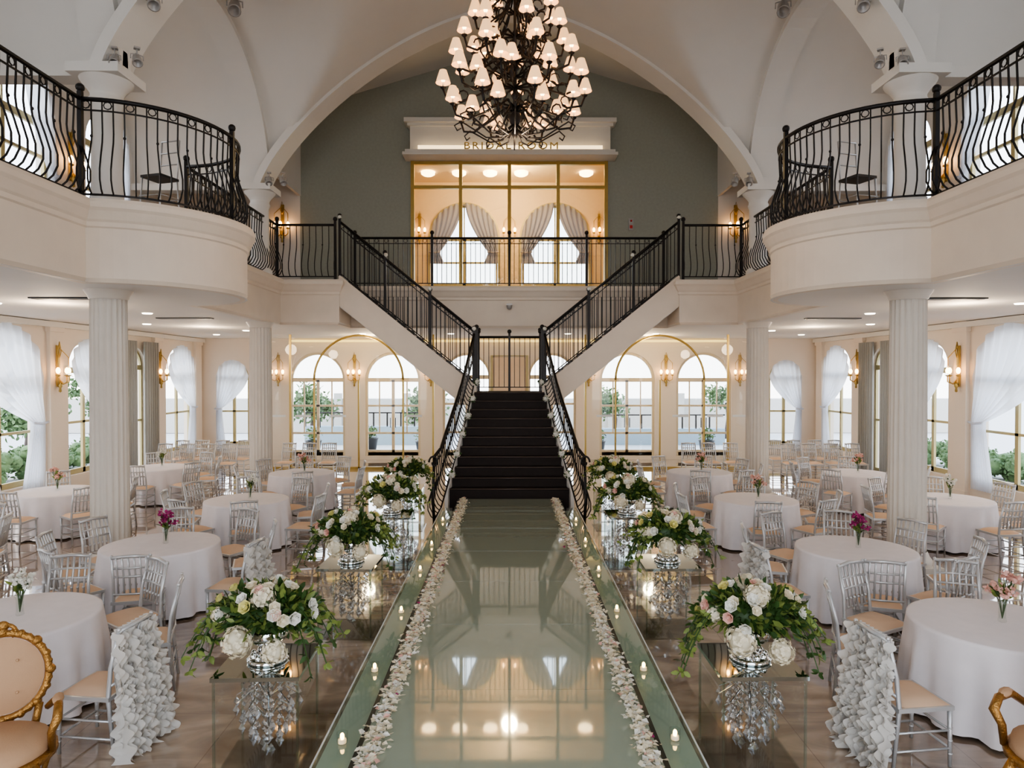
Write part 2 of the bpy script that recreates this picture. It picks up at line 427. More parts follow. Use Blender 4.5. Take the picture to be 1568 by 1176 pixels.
b.box(-2.92,2.97,-.40,0,10.1,10.18,'plaster_white',M);b.box(-3.0,3.05,-.5,0,10.18,10.3,'plaster_white',M)
b.box(-2.95,3.0,-.62,0,9.28,9.36,'plaster_white',M);b.box(-3.02,3.07,-.66,0,9.2,9.28,'plaster_white',M)
b.box(-2.6,2.65,-.52,-.40,9.36,9.50,'ledwarm',M)
b.obj('entrance_cornice')
tx=bpy.data.curves.new('t','FONT'); tx.body='BRIDAL ROOM'; tx.size=.34; tx.extrude=.015; tx.align_x='CENTER'; tx.space_character=1.25
to=bpy.data.objects.new('sign_lettering',tx); sc.collection.objects.link(to); to.location=(.05,19.30,9.34); to.rotation_euler=(pi/2,0,0); to.scale=(1,.8,1); tx.materials.append(MATS['gold'])
b=MB()
for x in (-2.82,-1.42,0,1.42,2.82): b.box(x-.05,x+.05,-.06,.06,OZ0,OZ1,'gold',M)
for z in (OZ0+.04,8.45,OZ1-.05): b.box(-2.85,2.85,-.05,.05,z-.045,z+.045,'gold',M)
b.box(-2.8,2.8,-.005,.005,OZ0,OZ1,'glass',M)
b.obj('window_glazed_screen')
Mr=wallM('back',24.5)
ro=[(-1.62,1.2,6.15,7.85),(1.64,1.2,6.15,7.85)]
arch_wall('wall_bridal_back',Mr,-4.5,4.5,HF,9.9,ro,'warm_room',trim='gold_paint')
for o in ro: arch_window(Mr,*o)
b=MB(); b.box(-4.6,-4.5,20.2,24.5,HF,9.9,'warm_room'); b.box(4.5,4.6,20.2,24.5,HF,9.9,'warm_room'); b.obj('wall_bridal_sides')
b=MB(); b.box(-4.6,4.6,20.2,24.8,9.85,9.95,'warm_room'); b.obj('ceiling_bridal')
for o in ro:
    c,hw,bot,spr=o; at=lambda u,c=c,hw=hw,spr=spr: spr+math.sqrt(max(0,hw*hw-min(hw,abs(u-c))**2))+.05
    b=MB(); drape(b,Mr,c-hw-.02,hw*.98,1,at,7.35,6.95,'drape_lilac',6,tie=.3); drape(b,Mr,c+hw+.02,hw*.98,-1,at,7.35,6.95,'drape_lilac',6,tie=.3); b.obj('swag_curtains')
b=MB()
for x in(-2.75,-1.7,-.65,.4,2.6):
    b.lathe([(0,9.70),(.15,9.71),(.23,9.76),(.24,9.84)],'bulb_soft',(x,23.2,0),14)
b.obj('bridal_ceiling_lamps')
# ---------------- sconces
def sconce():
    b=MB()
    b.lathe([(0,-.42),(.03,-.40),(.02,-.33),(.05,-.28),(.02,-.2)],'gold',(0,-.06,0),8)
    b.box(-.04,.04,-.03,0,-.3,.55,'gold')
    b.tube([(0,-.05,.3),(-.05,-.05,.42),(0,-.05,.62),(.05,-.05,.42),(0,-.05,.3)],.012,'gold',5)
    for a in(-1,0,1):
        dx=a*.17; dy=-.2 if a==0 else -.13
        b.tube([(0,-.04,-.15),(dx*.5,dy*.6,-.25),(dx,dy,-.2),(dx,dy,-.08)],.014,'gold',5)
        b.lathe([(.02,-.09),(.05,-.07),(.05,-.06)],'gold',(dx,dy,0),8)
        b.lathe([(.05,-.05),(.055,.05),(.04,.14)],'glass',(dx,dy,0),8)
        b.sph((dx,dy,.03),.042,'bulb',8,6,(1,1,1.6))
    b.tube([(-.17,-.13,-.05),(-.17,-.13,.3),(0,-.05,.5),(.17,-.13,.3),(.17,-.13,-.05)],.01,'gold',5)
    return b.mesh('wall_sconce')
sm=sconce()
def sc_place(x,y,z,rz,s=1.15): place(sm,'wall_sconce',(x,y,z),rz,s)
for y in(9.65,13.0,16.2,20.9):
    sc_place(-XS+.1,y,3.05,pi/2); sc_place(XS-.1,y,3.05,-pi/2)
for x in(-8.1,-5.43,-2.75,2.78,5.5,8.1): sc_place(x,YB-.01,3.05,0)
sc_place(.0,24.48,8.1,0); sc_place(3.2,24.48,8.1,0); sc_place(-3.2,24.48,8.1,0)
for s in(-1,1):
    for y in(10.4,14.05): sc_place(-8.98*s,y,7.3,pi/2*s)
    sc_place(-6.6*s,19.98,7.3,0)
# ---------------- upper side walls
up_ops=[(1.0,1.3,6.5,7.8),(7.1,1.3,6.5,7.8),(12.35,1.15,6.6,7.85),(15.35,.75,6.0,8.0)]
for kd in('left','right'):
    M=wallM(kd,9.0); arch_wall('wall_upper_'+kd,M,Y0,20.2,HF,10.6,up_ops,'plaster_white')
    for o in up_ops: arch_window(M,*o)
    for o in up_ops:
        c,hw,bot,spr=o; at=lambda u,c=c,hw=hw,spr=spr: spr+math.sqrt(max(0,hw*hw-min(hw,abs(u-c))**2))+.05
        b=MB(); drape(b,M,c+hw+.02,hw*.8,-1,at,6.9,5.5,'sheer',6); b.obj('sheer_curtain')
# ---------------- railings
def railing(b,path,H=1.4,style='belly',sp=.15,side=1,top2=True,posts=()):
    P=[Vector(p) for p in path]; L=[0]
    for i in range(1,len(P)): L.append(L[-1]+(P[i]-P[i-1]).length)
    def at(s):
        for i in range(1,len(P)):
            if s<=L[i]+1e-9:
                k=(s-L[i-1])/max(1e-9,L[i]-L[i-1]); return P[i-1].lerp(P[i],k),(P[i]-P[i-1])
        return P[-1],P[-1]-P[-2]
    up=Vector((0,0,1))
    b.tube([p+up*H for p in P],.032,'iron',6); b.tube([p+up*.10 for p in P],.018,'iron',4)
    if top2: b.tube([p+up*(H-.15) for p in P],.014,'iron',4)
    n=max(1,int(L[-1]/sp)); 
    for k in range(n+1):
        p,t=at(L[-1]*k/n); t=Vector((t.x,t.y,0)).normalized(); nn=Vector((t.y,-t.x,0))*side
        if style=='belly': q=[(0,.10),(.07,.16),(.13,.28),(.13,.42),(.07,.62),(.0,.82),(-.015,.95),(0,H-.15 if top2 else H)]
        else: q=[(0,.10),(0,H-.15 if top2 else H)]
        b.tube([p+nn*o+up*h for o,h in q],.0125,'iron',4,smooth=False)
        if top2 and k<n:
            p2,_=at(L[-1]*(k+.5)/n); c=p2+up*(H-.075)
            if k%2==0: b.tube([c+t*.05*math.cos(2*pi*j/8)+up*.05*math.sin(2*pi*j/8) for j in range(8)],.009,'iron',4,closed=True)
            b.tube([p+up*(H-.15),p+up*H],.01,'iron',4)
        if style=='belly' and k%3==1: b.sph(p+up*.9,.022,'iron',6,4)
    for s in posts:
        p,t=at(s*L[-1]); b.box(p.x-.03,p.x+.03,p.y-.03,p.y+.03,p.z,p.z+H+.1,'iron'); b.sph((p.x,p.y,p.z+H+.15),.06,'iron',8,6)
inner=offset2d(left,-.12)
for s,nm in((1,'l'),(-1,'r')):
    pts=[(x*s,y,HF+.02) for x,y in inner]
    b=MB()
    railing(b,pts[:2],side=s,posts=(1,),sp=.135); railing(b,pts[1:30],side=s,posts=(.5,),sp=.135); 
    railing(b,pts[29:31],side=s,posts=(0,)); railing(b,pts[30:32],side=s,top2=False,posts=(0,1))
    b.obj('balcony_railing')
b=MB()
railing(b,[(-4.2,18.62,HF+.02),(4.2,18.62,HF+.02)],style='st',H=1.33,sp=.13,posts=(0,.25,.5,.75,1)); b.obj('balcony_railing')
# ---------------- stairs
LH=2.55; YL0,YL1=17.3,18.45; XL=.83; HA=.35; YS=14.6
stair=bpy.data.objects.new('double_staircase',None); sc.collection.objects.link(stair)
def child(o,nm): o.name=nm; o.parent=stair
b=MB()
b.box(-XL,XL,YL0,YL1,LH-.2,LH,'stair_dark'); b.box(-XL-.02,XL+.02,YL0+.05,YL1,0,LH-.2,'plaster_white')
NS=11
def hw(y): return 1.28+(XL-1.28)*max(0,(y-YS))/(YL0-YS)
for i in range(NS-0):
    z1=HA+(LH-HA)*(i+1)/NS; y0=YS+(YL0-YS)*i/NS; y1=YL0; w0=hw(y0); w1=hw(y0+(YL0-YS)/NS)
    yb=y0+(YL0-YS)/NS
    if i==NS-1: z1-=.001
    vs=[(-w0,y0,0),(w0,y0,0),(w1,yb,0),(-w1,yb,0),(-w0,y0,z1),(w0,y0,z1),(w1,yb,z1),(-w1,yb,z1)]
    b.add(vs,[(4,5,6,7),(0,1,5,4),(1,2,6,5),(2,3,7,6),(3,0,4,7)],'stair_dark',None,False)
    b.tube([(-w0,y0-.015,z1-.012),(w0,y0-.015,z1-.012)],.014,'nosing',6)  # lighter nosing colour stands in for light reflecting along step edges
for s in(-1,1):
    o=.03
    a=[(s*(1.28+o),YS-.1,0),(s*(XL+o),YL0,0),(s*(XL+o),YL0,LH+.12),(s*(1.28+o),YS-.1,HA+.16)]
    c=[(x+s*.07,y,z) for x,y,z in a]
    b.add(a+c,[(0,1,2,3),(4,5,6,7),(0,1,5,4),(3,2,6,7),(0,3,7,4)],'plaster_white',None,False)
NF=14; XF=4.28
for s in(-1,1):
    for i in range(NF):
        x0=XL+(XF-XL)*i/NF; x1=XL+(XF-XL)*(i+1)/NF; z1=LH+(HF-LH)*(i+1)/NF
        b.box(min(s*x0,s*x1),max(s*x0,s*x1),YL0+.04,YL1,z1-.30,z1-.002,'stair_dark')
    for (ya,yb) in((YL0-.06,YL0+.04),(YL1-.02,YL1+.04)):
        poly=[(s*(XL-.0),LH+.12),(s*(XF+.02),HF+.12),(s*(XF+.02),HF-.62),(s*(XL+.35),LH-.30),(s*(XL-.0),LH-.30)]
        b.prism(poly,ya,yb,'stone_cream')
        b.tube([(s*XL,ya-.01,LH+.12),(s*XF,ya-.01,HF+.12)],.035,'stone_cream',4)
    b.prism([(s*(XL+.35),LH-.27),(s*XF,HF-.60),(s*XF,HF-.66),(s*(XL+.35),LH-.33)],YL0,YL1,'plaster_white')
child(b.obj('stair_flights'),'stair_flights')
for s in(-1,1):
    b=MB()
    railing(b,[(s*XF,YL0-.0,HF+.1),(s*XL,YL0-.0,LH+.1)],style='st',top2=True,sp=.13,posts=(0,.33,.66,1))
    railing(b,[(s*XF,YL1+.02,HF+.1),(s*XL,YL1+.02,LH+.1)],style='st',top2=True,sp=.16,posts=(1,))
    pm=[(s*(XL+.06),YL0-.02,LH+.12),(s*1.1,15.9,1.45),(s*1.33,YS,HA+.15),(s*1.42,14.1,.12),(s*1.5,13.6,0)]
    railing(b,pm,style='belly',sp=.14,side=-s*1,H=1.35,posts=(0,))
    b.tube([(s*1.5+s*.10*math.cos(t)*(1-t/9),13.55-.0,1.25+.14*math.sin(t)*(1-t/9)) for t in [k*.45 for k in range(15)]],.02,'iron',5)
    b.tube([(s*1.5,13.6,0),(s*1.52,13.55,.5),(s*1.5,13.6,1.35)],.03,'iron',6)
    child(b.obj('stair_railing'),'stair_railing')
b=MB(); railing(b,[(-XL,YL1-.02,LH),(XL,YL1-.02,LH)],style='st',H=1.45,sp=.13,top2=False,posts=(0,.5,1)); child(b.obj('landing_railing'),'landing_railing')
# ---------------- flowers helpers
def leaf(b,p,d,L,W,mt):
    d=Vector(d).normalized(); sd=d.cross(Vector((U(-1,1),U(-1,1),U(-1,1))))
    if sd.length<.05: sd=d.orthogonal()
    sd.normalize(); nn=d.cross(sd); p=Vector(p)
    b.add([p,p+d*L*.35+sd*W*.5+nn*W*.15,p+d*L*.75+sd*W*.35+nn*W*.1,p+d*L-nn*W*.1,p+d*L*.75-sd*W*.35+nn*W*.1,p+d*L*.35-sd*W*.5+nn*W*.15,p+d*L*.5],
      [(0,1,6),(1,2,6),(2,3,6),(3,4,6),(4,5,6),(5,0,6)],mt)
def rdir(zmin=-1):
    while True:
        v=Vector((U(-1,1),U(-1,1),U(zmin,1)))
        if .1<v.length<1: return v.normalized()
def hydr(b,c,r,mt,n=110):
    c=Vector(c); b.sph(c,r*.85,mt,8,6)
    for _ in range(n):
        d=rdir(); a=d.orthogonal().normalized(); e=d.cross(a); q=U(0,pi); a,e=a*math.cos(q)+e*math.sin(q),e*math.cos(q)-a*math.sin(q)
        p=c+d*r*U(.88,1.08); s=r*.19; l=U(.2,.7)
        b.add([p,p+(a+e*.5)*s+d*s*l,p+(e-a*.5)*s+d*s*l,p+(-a-e*.5)*s+d*s*.3,p+(a*.5-e)*s+d*s*.3],[(0,1,2),(0,2,3),(0,3,4),(0,4,1)],mt,None,False)
def rose(b,c,r,mt,ax=(0,-.3,1)):
    c=Vector(c); ax=Vector(ax).normalized(); a=ax.orthogonal().normalized(); e=ax.cross(a)
    b.sph(c+ax*r*.2,r*.45,mt,7,5)
    for ring,(nr,rr,h,op) in enumerate(((4,.35,.75,.1),(5,.6,.65,.35),(6,.85,.45,.7))):
        for k in range(nr):
            t=2*pi*(k+ring*.4)/nr; dt=1.0*pi/nr*1.25
            def P(tt,ro,hh): return c+(a*math.cos(tt)+e*math.sin(tt))*r*ro+ax*r*hh
            b.add([P(t,rr*.35,-.3),P(t-dt,rr*.9,.0+h*.3),P(t+dt,rr*.9,h*.3),P(t-dt*.8,rr+op*.15,h),P(t+dt*.8,rr+op*.15,h),P(t,rr+op*.35,h*1.1)],
              [(0,1,2),(1,3,4,2),(3,5,4)],mt)
def arrangement(seed):
    random.seed(seed); b=MB()
    b.lathe([(0,0),(.15,0),(.16,.02),(.13,.04),(.05,.06),(.04,.10),(.08,.13),(.14,.17),(.165,.22),(.15,.25)],'silver',n=24)
    for k in range(10):
        t=2*pi*k/10; b.sph((.11*math.cos(t),.11*math.sin(t),.05),.03,'silver',6,4)
    b.sph((0,0,.36),.18,'leaf',10,8,(1.5,1.1,.8))
    for _ in range(850):
        d=rdir(-.35); k=U(.45,1.0); p=Vector((d.x*.42*k,d.y*.28*k,.37+d.z*.20*k))
        dd=d+Vector((U(-.6,.6),U(-.6,.6),U(-.5,.5))); leaf(b,p,dd,U(.06,.11),U(.03,.05),'leaf' if R()<.60 else 'leaf_light')
    for k in range(16):
        s=1 if k%2 else -1; y=U(-.3,.2); L=U(.36,.50); dr=U(.2,.48); pts=[]
        for i in range(9):
            t=i/8; pts.append(Vector((s*(.12+L*t*(.9)),y*(.3+t),.42+.12*math.sin(t*2.4)-dr*t*t*1.1)))
        b.tube(pts,.005,'leaf',4)
        for i in range(1,9):
            for _ in range(4): leaf(b,pts[i],(U(-1,1),U(-1,1),U(-1,.3)),U(.05,.08),U(.03,.04),'leaf_light' if k%3 else 'leaf')
    for p,r in(((-.12,-.27,.24),.105),((.17,-.28,.18),.085),((.02,-.14,.54),.09),((-.3,-.16,.40),.06),((0,.22,.5),.09)): hydr(b,p,r,'petal_cream')
    for _ in range(26):
        d=rdir(-.1); d.y=-abs(d.y) if R()<.7 else d.y; p=Vector((d.x*.40,d.y*.31,.39+d.z*.23)); rose(b,p,U(.036,.05),random.choices(['petal_white','petal_cream','petal_pink','petal_yellow'],[40,40,8,12])[0],d)
    return b.mesh('flower_arrangement')
arr=[arrangement(11),arrangement(23)]
random.seed(5)
def plinth():
    b=MB(); w=.3; t=.012; H=.8
    b.box(-w-.02,w+.02,-w-.02,w+.02,H-.03,H,'mirror')
    def quad(p,mt): b.add(p,[(0,1,2,3)],mt,None,False)
    for x in(-w,w): quad([(x,-w,.02),(x,w,.02),(x,w,H-.03),(x,-w,H-.03)],'acrylic')
    for y in(-w,w): quad([(-w,y,.02),(w,y,.02),(w,y,H-.03),(-w,y,H-.03)],'acrylic')
    b.box(-w-.04,w+.04,-w-.04,w+.04,0,.02,'acrylic')
    for x in(-w,w):
        for y in(-w,w): b.box(x-.008,x+.008,y-.008,y+.008,.02,H-.03,'glass_green')
    def oct(c,r,h):
        x,y,z=c; b.add([(x+r,y,z),(x,y+r,z),(x-r,y,z),(x,y-r,z),(x,y,z+h),(x,y,z-h)],[(0,1,4),(1,2,4),(2,3,4),(3,0,4),(1,0,5),(2,1,5),(3,2,5),(0,3,5)],'crystal',None,False)
    for k in range(17):
        t=k*2.4; r=.02+.19*math.sqrt(k/17); x=r*math.cos(t); y=r*math.sin(t); zl=.12+.45*(k/17)*U(.8,1.1)
        b.tube([(x,y,H-.03),(x,y,zl)],.003,'silver',3)
        z=H-.08
        while z>zl:
            oct((x,y,z),.019,.024); z-=U(.045,.065)
        oct((x,y,zl-.02),.034,.055)
    for k in range(10):
        t=2*pi*k/10
        for r0,z0 in((.24,.55),(.2,.4)):
            b.tube([(0,0,z0-.05),(r0*.5*math.cos(t),r0*.5*math.sin(t),z0+.05),(r0*math.cos(t),r0*math.sin(t),z0-.02)],.005,'silver',4)
            oct((r0*math.cos(t),r0*math.sin(t),z0-.07),.026,.045)
        oct((.13*math.cos(t),.13*math.sin(t),.25),.024,.04)
    return b.mesh('acrylic_crystal_plinth')
pm_=plinth()
PY=[5.24,8.0,10.75,13.3]
for s in(-1,1):
    for i,y in enumerate(PY):
        x=1.86*s if i<3 else 2.0*s
        place(pm_,'acrylic_crystal_plinth',(x,y,0),U(-.08,.08)); place(arr[(i+(s>0))%2],'flower_arrangement',(x,y,.8),U(-.3,.3),U(.95,1.0))
# ---------------- aisle
b=MB()
b.box(-1.05,1.05,3.0,YS-.12,0.02,HA,'aisle')
for s in(-1,1):
    b.box(min(1.05*s,1.09*s),max(1.05*s,1.09*s),3.0,YS-.12,.0,HA-.005,'dark_gap')
    x0,x1=(1.09,1.34) if s>0 else (-1.34,-1.09)
    b.add([(x0,3,HA),(x1,3,HA),(x1,13.5,HA),(x0,13.5,HA)],[(0,1,2,3)],'glass_green',None,False)
    xo=1.34*s
    b.add([(xo,3,0),(xo,13.5,0),(xo,13.5,HA),(xo,3,HA)],[(0,1,2,3)],'acrylic',None,False)
    b.box(min(1.10*s,1.335*s),max(1.10*s,1.335*s),3.0,13.5,.02,HA-.06,'strip_base')
    b.tube([(xo,3,HA),(xo,13.5,HA)],.007,'frost',4)
for k in range(7):
    y=4.2+k*1.5; b.box(-1.05,1.05,y-.003,y+.003,HA,HA+.001,'glass_green')
b.obj('glass_aisle_runway')
b=MB()
for s in(-1,1):
    for k in range(2900):
        y=U(3.2,YS-.2); x=s*(.965+random.gauss(0,.04)); 
        if abs(x)>1.10: continue
        z=HA+.012+U(0,.035); r=U(.018,.034); a=U(0,2*pi); tl=Vector((U(-.5,.5),U(-.5,.5),1)).normalized(); e=tl.orthogonal().normalized(); f=tl.cross(e)
        p=Vector((x,y,z)); g=e*math.cos(a)+f*math.sin(a); h=f*math.cos(a)-e*math.sin(a)
        mt=random.choices(['petal_cream','petal_white','petal_pink','petal_magenta'],[64,30,5,1])[0]
        b.add([p-g*r,p-h*r*.8+tl*r*.3,p+g*r*1.1,p+h*r*.8+tl*r*.3],[(0,1,2),(0,2,3)],mt,None,False)
b.obj('scattered_rose_petals')
b=MB()
b.lathe([(0,0),(.035,0),(.04,.02),(.042,.08),(.038,.08),(.034,.02)],'glass',n=12)
b.lathe([(0,.005),(.03,.005),(.03,.03),(0,.03)],'petal_white',n=10)
b.sph((0,0,.05),.016,'flame',6,5,(1,1,1.7))
cmh=b.mesh('tealight_candle')
for s in(-1,1):
    for y in(4.72,6.2,7.5,9.0,10.6,12.2): place(cmh,'tealight_candle',(s*1.2,y+U(-.2,.2),HA+.001))
b=MB()
for s in(-1,1):
    for i in range(6):
        t=i/5; y=YL0-.1+(YS+.05-YL0)*t; x=s*(hw(y)-.04); z=LH+.25+(HA+.25-LH)*t
        hydr(b,(x,y,z),.08,'petal_white',40)
        for _ in range(12): leaf(b,(x,y,z),rdir(),.12,.05,'leaf')
child(b.obj('flower_garland'),'flower_garland')
b=MB()
for s in(-1,1):
    for x,y,z in((XF,17.28,HF+1.62),(XL+.06,17.2,LH+1.6),(2.0,17.2,3.5+1.65),(3.1,17.2,4.4+1.6)):
        hydr(b,(s*x,y,z),.055,'petal_white',20)
child(b.obj('newel_flower_balls'),'newel_flower_balls')
# ---------------- tables
def table(R0=.71,H=.8):
    b=MB(); n=96
    vs=[];rows=[(0.001,H),(.4,H),(R0-.03,H),(R0-.005,H-.006),(R0+.0,H-.03),(R0+.01,H-.15),(R0+.03,H-.4),(R0+.045,H-.6),(R0+.06,.03)]
    for i,(r,z) in enumerate(rows):
        k=max(0,(H-.03-z)/H)
        for j in range(n):
            t=2*pi*j/n; rr=r+k*(.045*math.sin(t*13)+.025*math.sin(t*21+1))
            vs.append((rr*math.cos(t),rr*math.sin(t),z))
    fs=[(i*n+k,i*n+(k+1)%n,(i+1)*n+(k+1)%n,(i+1)*n+k) for i in range(len(rows)-1) for k in range(n)]
    b.add(vs,fs,'cloth')
    b.tube([(0,0,.03),(0,0,H-.02)],.04,'fixture',8); b.lathe([(0,0),(.28,0),(.28,.03),(.05,.06)],'fixture',n=16)
    return b.mesh('round_banquet_table')
tm=table()
def vase(col,seed):
    random.seed(seed); b=MB()
    b.lathe([(0,0),(.03,0),(.035,.01),(.028,.05),(.03,.14),(.045,.2),(.042,.2),(.027,.14),(.024,.03)],'glass',n=14)
    for k in range(7):
        t=U(0,2*pi); r=U(.04,.10); z=U(.26,.42); b.tube([(0,0,.03),(r*.3*math.cos(t),r*.3*math.sin(t),.18),(r*math.cos(t),r*math.sin(t),z)],.004,'leaf',4)
        p=(r*math.cos(t),r*math.sin(t),z)
        for j in range(14): 
            q=Vector(p)+rdir()*.035; rose(b,q,.022,col,rdir()) if j<5 else leaf(b,q,rdir(),.04,.03,col)
    for _ in range(26): leaf(b,(U(-.03,.03),U(-.03,.03),U(.18,.28)),(U(-1,1),U(-1,1),U(.2,1.4)),U(.08,.14),.03,'leaf' if R()<.5 else 'leaf_light')
    return b.mesh('bud_vase_flowers')
vm={'mag':vase('petal_magenta',3),'pink':vase('petal_pink',4),'white':vase('petal_white',6)}
def chair(cover=False):
    b=MB(); W=.21; D=.21; SH=.46; mt='chair_silver'
    for s in(-1,1):
        b.tube([(s*W,-D,0),(s*(W-.005),-D,SH)],[.014,.019],mt,6)
        b.tube([(s*W,D+.05,0),(s*(W-.005),D,SH),(s*(W-.01),D+.02,.7),(s*(W-.015),D+.09,1.0)],[.014,.019,.017,.014],mt,6)
        for z in(.14,.28): b.tube([(s*W,-D,z),(s*W,D+.03,z)],.010,mt,5)
        b.sph((s*(W-.015),D+.09,1.0),.018,mt,6,4)
        for z in(.1,.2,.3): b.sph((s*W,-D,z),.02,mt,6,4,(1,1,.6))
    for z in(.14,.28): b.tube([(-W,-D,z),(W,-D,z)],.010,mt,5); b.tube([(-W,D+.03,z),(W,D+.03,z)],.010,mt,5)
    b.box(-W-.02,W+.02,-D-.02,D+.02,SH-.02,SH+.012,mt)
    b.grid(lambda u,v:(-W+2*W*u,-D+2*D*v,SH+.012+.05*(math.sin(pi*u)*math.sin(pi*v))**.3),8,8,'cushion')
    def by(z): return D+.02+(.07)*max(0,(z-.7)/.3)
    for z,r in((.56,.013),(.76,.014),(.86,.013),(.985,.021)): b.tube([(-W+.01,by(z),z),(0,by(z)+.02,z+ (.015 if z>.9 else 0)),(W-.01,by(z),z)],r,mt,5)
    for k in range(1,7):
        x=-W+2*W*k/7
        b.tube([(x,by(.56),.56),(x,by(.76)+.015,.76),(x,by(.84)+.018,.84),(x,by(.98)+.015,.98)],.012,mt,5); b.sph((x,by(.66),.66),.017,mt,5,4)
    if cover:
        random.seed(99)
        for k in range(64):
            x0=-.22+.44*((k*7)%25)/24+U(-.01,.01); y0=.27+U(-.01,.04); ph=U(0,6); w=U(.03,.07); fr=U(3,7); z0=U(.45,.95) if k>14 else .97
            ln=U(.5,1.0) if k>25 else 1.0
            def fn(u,v,x0=x0,ph=ph,w=w,y0=y0,fr=fr,z0=z0,ln=ln,k=k):
                a=1.3*math.sin(v*fr+ph)+(k%3-1)*.5; h=z0*(1-v*ln); sp=1+.25*(1-h)
                e=abs(2*u-1)**2; ru=.020*math.sin(v*z0*48+ph*3+(3 if u>.5 else 0))*e
                ww=w*(.6+.8*v)
                return (x0*sp+math.cos(a)*ww*(u-.5)*1.6+.03*math.sin(v*6+ph)*v, y0+.03+.10*(1-h)+math.sin(a)*ww*(u-.5)*1.8+ru*1.5, max(.012,h+.01+ru*.6))
            b.grid(fn,6,80,'chiffon')
        b.grid(lambda u,v:((-.20+.40*u)*(1+.22*v),.25+.09*v+.02*math.sin(u*35+v*6),.98-.94*v),60,20,'chiffon')
        b.grid(lambda u,v:((-.20+.40*u),.26+.05*math.sin(pi*v)*(1 if v<.5 else 1)+.012*math.sin(u*50),1.0-.28*v),50,6,'chiffon')
    return b.mesh('chiavari_chair')
ch=chair(); chc=chair(True)
random.seed(42)
tables=[(-4.52,6.2,'white'),(-4.52,8.85,'mag'),(-4.62,12.0,'white'),(-4.65,15.3,'pink'),(-8.6,12.9,'pink'),(-8.3,16.2,'white'),
        (4.33,6.0,'pink'),(4.38,8.6,'mag'),(4.35,12.0,'pink'),(4.3,15.4,'pink'),(7.75,12.0,'white'),(7.75,15.2,'pink'),(-8.4,9.3,'pink'),(8.2,8.6,'white')]
for i,(x,y,vc) in enumerate(tables):
    place(tm,'round_banquet_table',(x,y,0),U(0,6)); place(vm[vc],'bud_vase_flowers',(x+.05,y+.02,.8),U(0,6),1.0)
    inner_=abs(x)<6; s=1 if x<0 else -1
    n=8 if inner_ else 7
    base=math.atan2(-.68,1.25*s) if inner_ else .3
    for k in range(n):
        a=base+2*pi*k/n+ (U(-.06,.06) if k else 0); d=1.06+U(-.03,.05)
        if k==0 and inner_: d=1.36
        px=x+d*math.cos(a);py=y+d*math.sin(a)
        if min(math.hypot(abs(px)-6.0,py-yc) for yc in ycols)<.62: continue
        if any(math.hypot(px-q[0],py-q[1])<1.12 for j,q in enumerate(tables) if j!=i): continue
        rz=a-pi/2+U(-.08,.08)
        if k==0 and inner_: rz=-s*(pi/2+.12)
        if i in(0,6) and math.sin(a)<-.6 and k!=0 : 
            if math.cos(a)*s>-.2: continue
        place(chc if (k==0 and inner_ and y<10) else ch,'chiavari_chair',(px,py,0),rz)
for s in(-1,1):
    for k in range(4):
        for r in range(2): place(ch,'chiavari_chair',(s*(8.0+.62*k),19.3+r*1.0,0),U(-.1,.1))
    for k in range(3): place(ch,'chiavari_chair',(s*(5.2+.6*k),19.5,0),U(-.1,.1))
def throne():
    b=MB()
    b.lathe([(0,.42),(.33,.42),(.36,.46),(.34,.52),(.25,.57),(0,.59)],'linen',n=24)
    b.tube([(.36*math.cos(2*pi*k/24),.36*math.sin(2*pi*k/24),.42) for k in range(24)],.035,'antique_gold',6,closed=True)
    for sx in(-1,1):
        for sy in(-1,1):
            b.tube([(sx*.26,sy*.26,.42),(sx*.31,sy*.31,.3),(sx*.27,sy*.28,.12),(sx*.33,sy*.34,0.028)],[.035,.032,.02,.028],'antique_gold',7)
        b.tube([(sx*.30,.26,.62),(sx*.38,.1,.74),(sx*.40,-.1,.76),(sx*.40,-.2,.70),(sx*.36,-.17,.6),(sx*.36,-.12,.44)],[.025,.03,.03,.035,.028,.025],'antique_gold',7)
        b.sph((sx*.39,0,.77),.04,'linen',8,6,(1,2.4,.7)); b.tube([(sx*.2,.28,.42),(sx*.24,.32,.64)],.028,'antique_gold',6)
    cz=.88;rx=.30;rzz=.32
    def by(z): return .31+.12*(z-.5)
    b.grid(lambda u,v:(rx*.9*v*math.cos(2*pi*u),by(cz)+ .12*rzz*v*math.sin(2*pi*u)-.06*(1-v*v)+.0,cz+rzz*.9*v*math.sin(2*pi*u)),32,6,'linen')
    b.grid(lambda u,v:(rx*.9*v*math.cos(2*pi*u),by(cz)+ .12*rzz*v*math.sin(2*pi*u)+.04*(1-v*v),cz+rzz*.9*v*math.sin(2*pi*u)),32,6,'linen')
    for k in range(32):
        t=2*pi*k/32; rr=.040 if k%4==0 else (.030 if k%2==0 else .024)
        b.sph((rx*1.03*math.cos(t),by(cz)+.12*rzz*math.sin(t),cz+rzz*1.03*math.sin(t)),rr,'antique_gold',7,5)
    b.tube([(rx*math.cos(2*pi*k/32),by(cz)+.12*rzz*math.sin(2*pi*k/32),cz+rzz*math.sin(2*pi*k/32)) for k in range(32)],.028,'antique_gold',6,closed=True)
    zt=cz+rzz
    for sx in(-1,1):
        b.tube([(sx*(.03+.08*t/6+.03*math.sin(t)),by(zt),zt+.035+.03*math.cos(t)-.01*t) for t in [j*.6 for j in range(11)]],.016,'antique_gold',6)
    b.sph((0,by(zt),zt+.06),.045,'antique_gold',8,6,(1,.6,.9))
    for (x,z) in((-.1,1.0),(.1,1.0),(0,.88),(-.1,.76),(.1,.76)): b.sph((x,by(z)-.05,z),.012,'linen',6,4)
    return b.mesh('ornate_gilt_armchair')
th=throne()
